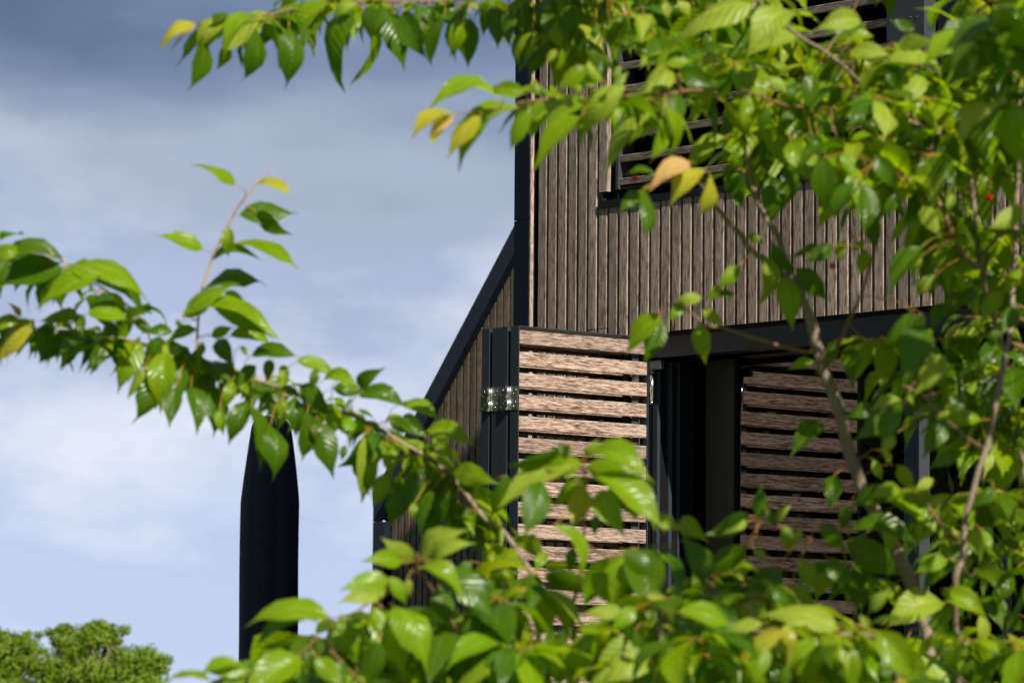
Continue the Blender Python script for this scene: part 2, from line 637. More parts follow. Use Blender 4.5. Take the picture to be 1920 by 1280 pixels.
part('window_pane', 'glass', house, ((1.56, 0.08, 3.673), (3.2, 0.086, 5.09)))
# ground-floor glazing, set back in a reveal painted black for its shade
GR = 0.242
part('reveal_post', 'black', house, ((-0.02, 0.03, .45), (-0.004, 0.40, 3.039)))
for y0, y1, x1 in ((0.035, 0.05, .014), (0.10, 0.118, .008), (.15, .16, .006)):
    part('guide_rail', 'frame', house, ((-0.0035, y0, .46), (x1, y1, 3.035)))
part('glass_pane', 'glass', house, ((0.0, GR, .52), (6.9, GR + .006, 3.05)))
dfr = part('door_frame', 'anthracite', house, ((0.0, GR - .02, .45), (6.9, GR + .05, .52)), 
           ((2.6, GR - .02, .52), (2.68, GR + .05, 3.05)), ((4.9, GR - .02, .52), (4.98, GR + .05, 3.05)))
part('door_stile', 'stile', house, ((0.078, GR - .012, .53), (0.228, GR - .001, 3.04)))
part('shutter_post', 'navy', house, ((1.3535, 0.0, .45), (1.4244, 0.03, 3.036)))
part('post_lit_side', 'grey_metal', house, ((1.4248, 0.001, .45), (1.4275, 0.055, 3.036)))  # paler metal paints the sunlit side of the post

# ------------------------------------------------------------------ folding shutter
SL = 0.658
shut = obj('folding_shutter', None, None, HO, (0, 0, -YAW))
tag(shut, 'folding shutter of four slatted timber panels stacked open beside the glazed doors', 'shutter')
ZB, ZT = 0.50, 3.1225
slm = slat_mesh(0.0515, 0.020, SL - 0.012, 'shutter_wood')
bars = [(-0.2095, -0.1662), (-0.149, -0.1077), (-0.1046, -0.0618), (-0.0434, 0.0022)]
# board length along +y, width along z, front towards +x (mirrored panels face the other way)
for bi, (a, bb) in enumerate(bars):
    mb = MB()
    tk = 0.0045
    # edge stiles and rails: flat bars with a lipped edge
    for y0, y1 in ((-SL, -SL + tk), (-tk, 0.0)):
        mb.box((a, y0, ZB), (bb, y1, ZT))
    mb.box((a, -SL + tk, ZT - tk), (bb, -tk, ZT - .0004))
    mb.box((a, -SL + tk, ZB + .0004), (bb, -tk, ZB + tk))
    for x0 in ((a, bb - .003) if bi < 3 else (a,)):
        mb.box((x0, -SL + tk, ZB + tk), (x0 + .003, -SL + .035, ZT - tk - .0002))
    pnl = obj('shutter_panel', mb.mesh('panel', 'frame'), shut)
    mir = bi in (0, 2)
    front = a + .005 if mir else bb - 0.005
    sg_ = 1 if mir else -1
    # inner straps the boards are screwed to
    for y0, y1 in ((-SL + .004, -SL + .018), (-0.062, -0.028)):
        obj('strap', MB().box((front + sg_ * .0245, y0 + (.0 if bi == 3 else .03 if y0 < -.3 else 0), ZB + .004), (front + sg_ * .0215, y1, ZT - .004)).mesh('strap', 'grey_metal'), pnl)
    kk = 0
    while True:
        ztop = 3.1066 - 0.0801 * kk
        if ztop - .06 < ZB:
            break
        o = obj('slat', slm, pnl)
        o.matrix_local = (Matrix.Translation((front + rng.uniform(-.0006, .0006), -SL + .006, ztop - 0.02575)) @
                          Matrix(((0, sg_, 0, 0), (0, 0, 1, 0), (sg_, 0, 0, 0), (0, 0, 0, 1))))
        kk += 1
    for zz in (2.985, 2.60, 2.05, 1.5, 1.0):
        obj('screw', MB().cyl((front + sg_ * .0216, -0.040, zz - .0715), (front + sg_ * .0196, -0.040, zz - .0715), .0032, 8).mesh('screw', 'steel'), pnl)
# butt hinges joining the outer edges of the panels
for zc in (2.853, 1.35):
    for a, m_, bb in ((-0.2115, -0.158, -0.1080), (-0.1040, -0.0515, -0.0015)):
        y = -SL - .0025
        h = 0.0435
        hm = MB()
        for x0, x1 in ((a, m_ - .004), (m_ + .004, bb)):
            hm.box((x0, y, zc - h), (x1, y + .002, zc + h))
        hg = obj('hinge', hm.mesh('hinge', 'steel_plate'), shut)
        for z0, z1 in ((zc - h, zc - .0006), (zc + .0006, zc + h + .003)):
            obj('knuckle', MB().cyl((m_, y - .004, z0), (m_, y - .004, z1), 0.0088, 14).mesh('knuckle', 'steel'), hg)
        for sx, sg in ((a, 1), (bb, -1)):
            for i, (dx, dz) in enumerate(((.010, .031), (.022, .016), (.010, -.016), (.022, -.031))):
                if sg > 0:
                    dx = .032 - dx
                sc = MB().cyl((sx + sg * dx, y - .0022, zc + dz), (sx + sg * dx, y, zc + dz), .0030, 8, .0046)
                obj('screw', sc.mesh('screw', 'steel'), hg)
# pivot at the wall
for zz in (2.968, 1.2):
    obj('pivot_bracket', MB().cyl((.014, .006, zz + .012), (.014, .006, zz + .062), .010, 14).box((.016, -.004, zz + .030), (.07, .016, zz + .062)).mesh('bracket', 'grey_metal'), shut)
    obj('pivot_rod', MB().cyl((.014, .006, zz - .090), (.014, .006, zz + .011), .0085, 14).cyl((.014, .006, zz - .101), (.014, .006, zz - .091), .0065, 12).mesh('rod', 'steel'), shut)

# ------------------------------------------------------------------ second house: gable end
G0 = P(712, 928, 25.7)
gab = obj('gable_house', None, None, (G0.x, G0.y, 0), (0, 0, -YAW))
tag(gab, 'steep-roofed timber house standing behind, its gable clad in narrow brown boards', 'house')
EH, SLP, GW = 3.037, (4.511 - 3.037) / 1.24, 5.6
RZ = EH + SLP * GW / 2


def gh(u):
    return EH + SLP * min(u, GW - u)


bm = MB()
prof = [(0.02, 0), (GW - .02, 0), (GW - .02, EH - .05), (GW / 2, RZ - .08), (0.02, EH - .05)]
for y in (0.03, 9.0):
    for x, z in prof:
        bm.v.append((x, y, z))
bm.quad(0, 1, 2, 3, 4)
bm.quad(9, 8, 7, 6, 5)
for j in range(5):
    j2 = (j + 1) % 5
    bm.quad(j, 5 + j, 5 + j2, j2)
gw = obj('wall', bm.mesh('wall', 'black'), gab)


def strip(name, mat, pts, y0, y1):
    m_ = MB()
    n = len(pts)
    for y in (y0, y1):
        for x, z in pts:
            m_.v.append((x, y, z))
    m_.quad(*range(n))
    m_.quad(*[2 * n - 1 - i for i in range(n)])
    for j in range(n):
        j2 = (j + 1) % n
        m_.quad(j, n + j, n + j2, j2)
    return obj(name, m_.mesh(name, mat), gab)


FV = 0.163
strip('fascia', 'navy', [(0, EH), (GW / 2, RZ), (GW / 2, RZ - FV), (0.0, EH - FV)], -0.05, 0.02)
strip('fascia', 'navy', [(GW / 2 + .001, RZ), (GW, EH), (GW, EH - FV), (GW / 2 + .001, RZ - FV)], -0.05, 0.02)
strip('corner_trim', 'navy', [(0, 0), (0.105, 0), (0.105, EH - FV - .002), (0, EH - FV - .002)], -0.05, 0.02)
strip('corner_trim', 'navy', [(GW - .105, 0), (GW, 0), (GW, EH - FV - .002), (GW - .105, EH - FV - .002)], -0.05, 0.02)
strip('roof', 'roofing', [(0, EH - .005), (GW / 2, RZ - .005), (GW / 2, RZ - .15), (0, EH - .15)], 0.025, 9.2)
strip('roof', 'roofing', [(GW / 2 + .001, RZ - .005), (GW, EH - .005), (GW, EH - .15), (GW / 2 + .001, RZ - .15)], 0.025, 9.2)
u = 0.14
while u < GW - .13:
    h0, h1 = gh(u - SW / 2) - FV + .06, gh(u + SW / 2) - FV + .06
    m_ = MB()
    x = SW / 2
    for y in (0, .022):
        m_.v += [(-x, y, 0), (x, y, 0), (x, y, h1 - .1), (-x, y, h0 - .1)]
    for q in ((0, 1, 2, 3), (7, 6, 5, 4), (0, 4, 5, 1), (1, 5, 6, 2), (2, 6, 7, 3), (3, 7, 4, 0)):
        m_.quad(*q)
    obj('slat', m_.mesh('slat', 'gable_wood'), gw, (u, 0.002, 0.1))
    u += 0.0597

# ------------------------------------------------------------------ closed parasol
pb = P(501, 1330, 22)
par = obj('parasol', None, None, (pb.x, pb.y, 0))
tag(par, 'closed navy parasol in a fabric cover standing on its pole', 'parasol')
zb, zt = pb.z, P(500, 776, 22).z
mb = MB()
rows, nn = 60, 64
for j in range(rows + 1):
    f = j / rows
    z = zb + (zt - zb) * f
    rr = 0.150
    if f > .70:
        rr = 0.150 - .048 * ((f - .70) / .26) ** 1.2
    if f > .96:
        rr *= math.sqrt(max(0.0, 1 - ((f - .96) / .04) ** 2)) * .7 + .3
    if f < .04:
        rr -= .012 * (1 - f / .04)
    for k in range(nn):
        th = 2 * math.pi * k / nn
        ri = rr * (1 + .05 * abs(math.cos(4 * th + .35 + .15 * f)) - .03 + .008 * math.cos(17 * th + 2)) + .0018 * math.sin(9 * f + 3 * th)
        # overlapping flap with its seam
        if abs((th - R(288) + math.pi) % (2 * math.pi) - math.pi) < .07:
            ri -= .012
        mb.v.append((ri * math.cos(th), ri * math.sin(th), z))
for j in range(rows):
    for k in range(nn):
        k2 = (k + 1) % nn
        mb.quad(j * nn + k, j * nn + k2, (j + 1) * nn + k2, (j + 1) * nn + k, smooth=True)
mb.quad(*[nn - 1 - k for k in range(nn)])
mb.quad(*[rows * nn + k for k in range(nn)])
obj('cover', mb.mesh('cover', 'fabric'), par)
obj('pole', MB().cyl((0, 0, .05), (0, 0, zb + .02), .024, 16).mesh('pole', 'pole'), par)
obj('base', MB().cyl((0, 0, 0.004), (0, 0, .06), .30, 28).cyl((0, 0, .06), (0, 0, .30), .035, 16).mesh('base', 'concrete'), par)


# ------------------------------------------------------------------ far trees and the added hedge
def leaf_cloud(mb, centre, rx, ry, rz, n, size, rg):
    """small bent leaf quads spread over the shell and volume of a clump"""
    for _ in range(n):
        d = Vector((rg.gauss(0, 1), rg.gauss(0, 1), rg.gauss(0, 1))).normalized()
        rad = rg.random() ** 0.45 * (1 + .35 * mnoise.noise(d * 2.3 + Vector(centre)))
        p = Vector((centre[0] + d.x * rx * rad, centre[1] + d.y * ry * rad, centre[2] + d.z * rz * rad))
        nrm = (d + Vector((rg.gauss(0, .6), rg.gauss(0, .6), rg.gauss(.3, .6)))).normalized()
        a = nrm.orthogonal().normalized()
        a = (Matrix.Rotation(rg.uniform(0, 6.28), 3, nrm) @ a)
        bb = nrm.cross(a)
        s = size * rg.uniform(.6, 1.3)
        i = len(mb.v)
        mb.v += [tuple(p - a * s), tuple(p + bb * s * .5), tuple(p + a * s), tuple(p - bb * s * .5)]
        mb.quad(i, i + 1, i + 2, i + 3)


def far_tree(px, top_py, depth, clumps, label, seed):
    rg = random.Random(seed)
    base = P(px, 1379, depth)
    tr = obj('broadleaf_tree', None, None, (base.x, base.y, 0))
    tag(tr, label, 'tree', 'trees far beyond the parasol')
    ztop = P(px, top_py, depth).z
    tk = MB()
    tk.tube([(0, 0, 0), (.1, .05, 1.2), (0, .1, 2.4), (.1, 0, ztop - 1.2)], [.28, .22, .16, .05], 8)
    cr_ = MB()
    cl2 = []
    for dx, dz, r in clumps:
        cl2.append((dx, dz, r * .9))
        for _ in range(6):
            cl2.append((dx + rg.uniform(-1, 1) * r, dz + rg.uniform(-.9, .25) * r, r * rg.uniform(.18, .5)))
    for dx, dz, r in cl2:
        for dy in (-.5, .35):
            c = (dx + rg.uniform(-.2, .2), dy * r * 1.5 + rg.uniform(-.3, .3), ztop + dz - r * .8)
            leaf_cloud(cr_, c, r, r, r * .8, int(1300 * r * r) + 90, .062, rg)
            tk.tube([(0, .1, 1.6), (c[0] * .5, c[1] * .5, (1.8 + c[2]) / 2), c], [.09, .06, .02], 6)
    obj('trunk', tk.mesh('trunk', 'bark'), tr)
    obj('crown', cr_.mesh('crown', 'tree_leaf'), tr)


S150 = 8000.8 / 150
far_tree(170, 1165, 150, [(-.7, -.25, .75), (-.1, 0, .8), (.45, -.1, .6), (-1.5, -.9, .9), (1.2, -.75, .8), (1.9, -.75, .75),
                          (.3, -1.0, 1.0), (-.6, -1.1, 1.0), (1.3, -1.5, 1.0), (2.2, -1.5, .75), (-1.6, -1.9, 1.1), (0, -2.2, 1.3), (1.6, -2.5, 1.1)],
         'rounded green tree on the horizon, the one nearer the parasol', 3)
far_tree(-25, 1178, 152, [(0, 0, 1.1), (.9, -.1, .75), (1.2, -.7, .7), (-1, -.4, 1.0), (.4, -1.1, 1.2), (1.3, -1.6, .9), (-.7, -1.6, 1.2)],
         'green tree on the horizon, its crown touching the rounder tree beside it', 5)

hedge = obj('reflection_hedge', None, None, (-4.6, 15.6, 0))  # unseen hedge, added so the glass reflects something dark
tag(hedge, 'tall dark evergreen hedge, unseen, added to darken the reflection in the glazing', 'hedge')
obj('solid_core', MB().box((-.55, -4.4, 0), (.55, 4.4, 5.6)).mesh('solid_core', 'hedge_core'), hedge)
hm = MB()
hr = random.Random(11)
for _ in range(9000):
    y, z = hr.uniform(-4.6, 4.6), hr.uniform(0.02, 5.8)
    x = .6 + hr.gauss(0, .06) + .05 * math.sin(y * 3) * math.sin(z * 2.3)
    if hr.random() < .25:
        x, z = hr.uniform(-.6, .6), 5.65 + hr.gauss(0, .06)
    elif hr.random() < .25:
        x = -x
    a = Vector((hr.gauss(0, 1), hr.gauss(0, 1), hr.gauss(0, 1))).normalized() * .07
    bb = a.orthogonal().normalized() * .02
    p = Vector((x, y, z))
    i = len(hm.v)
    hm.v += [tuple(p - a), tuple(p + bb), tuple(p + a), tuple(p - bb)]
    hm.quad(i, i + 1, i + 2, i + 3)
obj('foliage', hm.mesh('foliage', 'hedge_leaf'), hedge)
#@@TREE

# ------------------------------------------------------------------ cherry tree in front
# skeleton: photo pixel, distance from the lens, radius; every limb starts on another limb
FK = (1790, 1700, 7.9)
SK = {
 'stem_a': [(1790,1700,7.9,.022),(1750,1260,7.95,.019),(1716,1118,8,.0165),(1684,1041,8,.016),(1653,978,8,.0155),(1621,928,8,.015),(1600,870,8,.0148),(1568,760,8,.0142),(1540,681,8,.0140),(1523,611,8,.0128),(1505,565,8,.0105),(1477,495,8,.0085),(1456,439,8,.0078),(1431,400,8,.007),(1408,330,8.05,.0065),(1395,240,8.1,.006),(1385,120,8.1,.0055),(1378,0,8.1,.005),(1372,-150,8.1,.004),(1360,-330,8.1,.002)],
 'stem_b': [(1790,1700,7.9,.016),(1795,1320,7.8,.010),(1790,1104,7.7,.0078),(1804,1048,7.7,.0074),(1811,988,7.7,.0072),(1828,900,7.7,.007),(1850,830,7.7,.0066),(1871,737,7.7,.0062),(1890,640,7.75,.0058),(1902,520,7.8,.0055),(1908,400,7.85,.005),(1910,280,7.9,.0048),(1908,150,7.95,.0045),(1895,0,8,.004),(1880,-200,8.1,.003),(1870,-420,8.2,.0015)],
 'stem_c': [(1790,1700,7.9,.016),(1942,1300,8.1,.011),(1932,1000,8.2,.0088),(1916,850,8.2,.0082),(1892,716,8.2,.0076),(1871,628,8.1,.0068),(1850,551,8,.0062),(1838,480,7.9,.0058),(1831,420,7.8,.0052),(1824,353,7.8,.0048),(1812,310,7.8,.0046),(1790,265,7.8,.0043),(1740,240,7.8,.0041),(1670,215,7.8,.004),(1633,175,7.75,.0036),(1560,105,7.7,.0034),(1512,77,7.7,.0031),(1471,44,7.7,.0028),(1420,0,7.7,.0022),(1360,-60,7.7,.0014)],
  'shade_stem': [(1905,100,7.97,.004),(1990,-60,7.6,.004),(2090,-220,6.8,.004),(2200,-420,6.2,.0025)],  # limb added, mostly out of view, to carry shading leaves
 'dark': [(1492,535,8,.008),(1440,492,7.95,.0062),(1407,467,7.95,.006),(1382,432,7.9,.0055),(1340,385,7.8,.005),(1322,358,7.7,.004),(1300,330,7.5,.003)],
 'twig_e': [(1523,655,8,.004),(1505,660,7.95,.0042),(1456,646,7.9,.0042),(1400,628,7.9,.004),(1350,614,7.9,.0036),(1322,612,7.9,.003),(1300,590,7.9,.0022),(1262,570,7.9,.0016),(1222,590,7.9,.0012)],
 'twig_f': [(1545,690,8,.0045),(1568,653,7.9,.0042),(1596,593,7.8,.004),(1618,540,7.75,.0036),(1642,463,7.7,.003),(1650,420,7.7,.002)],
 'twig_g': [(1811,1013,7.7,.004),(1797,1010,7.6,.0035),(1755,971,7.5,.003),(1735,935,7.5,.0018)],
 'twig_h': [(1839,838,7.7,.004),(1769,785,7.5,.0032),(1735,745,7.4,.002),(1690,720,7.4,.0015)],
 'twig_i': [(1838,480,7.8,.0055),(1828,500,7.7,.0055),(1783,435,7.6,.005),(1760,380,7.6,.0048),(1727,350,7.6,.0044),(1690,330,7.6,.003),(1640,305,7.5,.002)],
 'twig_j': [(1633,175,7.75,.003),(1500,200,7.7,.0028),(1430,182,7.6,.002),(1392,168,7.5,.0014)],
 'twig_k': [(1653,978,8,.004),(1600,1012,7.8,.003),(1547,1020,7.7,.0026),(1480,992,7.6,.002),(1420,975,7.6,.0015)],
 'branch_2': [(1395,240,8.1,.0042),(1345,175,7.8,.0038),(1290,172,7.6,.0034),(1229,178,7.5,.003),(1135,181,7.4,.0026),(1072,184,7.35,.0023),(985,190,7.3,.002),(947,200,7.3,.0018),(894,209,7.25,.0015),(854,216,7.2,.0009)],
 'branch_1': [(1378,-40,8.1,.0055),(1200,-30,8.2,.005),(1050,-12,8.2,.0045),(930,-6,8.2,.004),(812,3,8.2,.0035),(723,5,8.2,.0032),(627,3,8.2,.003),(578,8,8.15,.0027),(507,27,8.1,.0024),(440,32,8.1,.0021),(397,42,8.1,.0017),(365,41,8.05,.0009)],
 'branch_3': [(1790,1700,7.9,.016),(1450,1520,7.8,.0115),(1180,1310,7.9,.009),(1060,1170,8,.0075),(963,1021,8.1,.0062),(902,962,8.1,.0058),(857,907,8.1,.0056),(822,873,8.1,.0052),(774,842,8.1,.005),(733,818,8.1,.0048),(698,797,8.1,.0046),(667,780,8.1,.0044),(620,765,8.1,.0042),(536,729,8.1,.004),(477,711,8.1,.0038),(444,700,8.1,.0036),(400,682,8.1,.0034),(323,655,8.1,.003),(254,640,8.1,.0026),(180,625,8.1,.0024),(80,617,8.1,.002),(-30,600,8.1,.0016)],
 'shoot': [(367,672,8.1,.0026),(372,600,8.1,.0025),(380,542,8.1,.0024),(406,466,8.1,.0022),(447,387,8.1,.0019),(481,345,8.1,.0014),(509,315,8.1,.0006)],
 'shoot_2': [(285,648,8.1,.0024),(262,592,8.05,.0022),(200,545,8,.002),(127,507,8,.0018),(119,487,8,.0017),(52,475,8,.0016),(15,462,8,.0014),(-40,452,8,.001)],
 'twig_l': [(1110,1230,7.95,.0055),(1080,1210,7.5,.005),(1073,1142,7.2,.004),(1087,1078,7.1,.0036),(1095,1000,7.05,.003),(1097,890,7.0,.0018)],
 'twig_m': [(1180,1310,7.9,.0075),(1100,1310,7.6,.0065),(1060,1253,7.4,.006),(1026,1209,7.3,.005),(996,1172,7.3,.0045),(939,1115,7.3,.003),(925,1095,7.3,.002)],
 'twig_n': [(1100,1310,7.6,.005),(960,1300,7.2,.0042),(870,1200,7,.0035),(820,1120,6.95,.003),(784,1065,6.9,.0024),(782,1035,6.9,.0012)],
 'twig_o': [(960,1300,7.2,.0042),(850,1270,7,.0035),(740,1165,6.8,.003),(700,1127,6.8,.0026),(664,1148,6.8,.002),(615,1160,6.8,.0013)],
 'twig_p': [(960,1300,7.2,.004),(760,1330,6.8,.0035),(640,1240,6.7,.0028),(600,1195,6.7,.0022),(558,1228,6.7,.0018),(470,1262,6.7,.0014),(400,1275,6.7,.0009)],
 'twig_q': [(1790,1700,7.9,.011),(1720,1420,7.1,.007),(1665,1230,6.8,.0045),(1621,1189,6.7,.0035),(1526,1195,6.7,.0028),(1440,1185,6.7,.002),(1400,1180,6.7,.0012)],
 'twig_r': [(1450,1520,7.8,.008),(1300,1380,7,.0055),(1251,1253,6.8,.004),(1241,1213,6.8,.0034),(1238,1172,6.8,.0026),(1236,1140,6.8,.0012)],
 'twig_s': [(1300,1380,7,.005),(1345,1200,7.1,.0035),(1330,1100,7.2,.003),(1305,1030,7.3,.0018),(1290,1010,7.3,.001)],
 'twig_t': [(1838,480,7.8,.004),(1880,430,7.5,.0035),(1905,400,7.4,.0025),(1940,390,7.4,.0015)],
}
tree = obj('cherry_tree', None, None, tuple(P(1835, 1379, 7.95).xy) + (0,))
tag(tree, 'leafy cherry tree with long drooping branches in front of the timber house', 'tree')
TB = tree.location.copy()


def spline(pts, n=4):
    out_ = []
    for i in range(len(pts) - 1):
        p0, p1, p2, p3 = pts[max(0, i - 1)], pts[i], pts[i + 1], pts[min(len(pts) - 1, i + 2)]
        for k in range(n):
            t_ = k / n
            out_.append(tuple(.5 * (2 * b_ + (c_ - a_) * t_ + (2 * a_ - 5 * b_ + 4 * c_ - d_) * t_ * t_ + (3 * b_ - a_ - 3 * c_ + d_) * t_ ** 3)
                              for a_, b_, c_, d_ in zip(p0, p1, p2, p3)))
    out_.append(pts[-1])
    return out_


fork = P(*FK)
mb = MB()
mb.tube([Vector((0, 0, -.02)), Vector((0, 0, .05)), (fork - TB) * .35 + Vector((.02, .01, 0)), (fork - TB) * .7 + Vector((-.015, 0, 0)), fork - TB],
        [.075, .055, .046, .042, .034], 12)
obj('trunk', mb.mesh('trunk', 'bark'), tree)
SKP = []          # (px, py, depth, world point) all along the limbs
for nm, pts in SK.items():
    sp_ = spline(pts, 5)
    wp, rd = [], []
    for j, (x, y, d, r_) in enumerate(sp_):
        p = P(x, y, d)
        SKP.append((x, y, d, p))
        jit = mnoise.noise_vector(p * 14) * min(.006, r_ * .8)
        knot = 1 + .22 * max(0, mnoise.noise(p * 55))
        wp.append(p + jit - TB)
        rd.append(max(r_ * knot * (.8 if nm in ('stem_a', 'stem_b', 'stem_c') else .9), .0007))
    thick = max(q[3] for q in pts) > .0055
    me = MB().tube(wp, rd, 9 if thick else 7).mesh('branch', 'bark' if thick else 'shoot' if nm.startswith('shoot') else 'twig')
    obj('branch', me, tree)

# leaf blades: x along the blade (0..1), y across, z is the upper side
LW = 0.46
TS = (0, .06, .18, .36, .56, .73, .86, 1.0)
WS = (.06, .45, .86, 1.0, .84, .45, .135, .0)


def leaf_geo(arch, fold, twist, ripple, seed):
    rg = random.Random(seed)
    vs, fs, uvs = [], [], []
    for i, (t_, w_) in enumerate(zip(TS, WS)):
        z0 = arch * (4 * t_ * (1 - t_)) * (1.15 - .3 * t_)
        if t_ == 1.0:
            vs.append((1, 0, z0))
            uvs.append((1, 0))
            break
        for c_ in (-1, -.55, 0, .55, 1):
            y = c_ * w_ * LW / 2
            z = z0 + fold * abs(y) * (1.0 - .35 * t_) - .25 * y * y + twist * y * (t_ - .3) + ripple * abs(c_) * math.sin(9 * t_ + seed + 2 * c_) * .02
            vs.append((t_ + .012 * abs(c_) * rg.uniform(-1, 1), y, z))
            uvs.append((t_, c_))
    n = len(TS) - 1
    for i in range(n - 1):
        for j in range(4):
            a_ = i * 5 + j
            fs.append((a_, a_ + 5, a_ + 6, a_ + 1))
    tip = len(vs) - 1
    for j in range(4):
        a_ = (n - 1) * 5 + j
        fs.append((a_, tip, a_ + 1))
    return vs, fs, uvs


VARS = []
vr = random.Random(21)
for i in range(16):
    VARS.append(leaf_geo(vr.uniform(.05, .26), vr.uniform(-.15, .62), vr.uniform(-.7, .7), vr.uniform(.3, 1.8), i))
for i in range(6):
    VARS.append(leaf_geo(vr.uniform(.16, .32), vr.uniform(.35, .85) * (1 if i < 4 else -.5), vr.uniform(-.9, .9), vr.uniform(.5, 2), 16 + i))


def leaf_mesh(vs, fs, uvs, mat, name='leaf'):
    me = bpy.data.meshes.new(name)
    me.from_pydata(vs, [], fs)
    me.polygons.foreach_set('use_smooth', [True] * len(fs))
    ul = me.uv_layers.new(name='UVMap')
    for lp in me.loops:
        ul.data[lp.index].uv = uvs[lp.vertex_index]
    return me


LM = {}


def shared_leaf(v, m_):
    if (v, m_) not in LM:
        vs, fs, uvs = VARS[v]
        me = leaf_mesh(vs, fs, uvs, m_)
        me.materials.append(M['leaf_' + m_])
        LM[(v, m_)] = me
    return LM[(v, m_)]


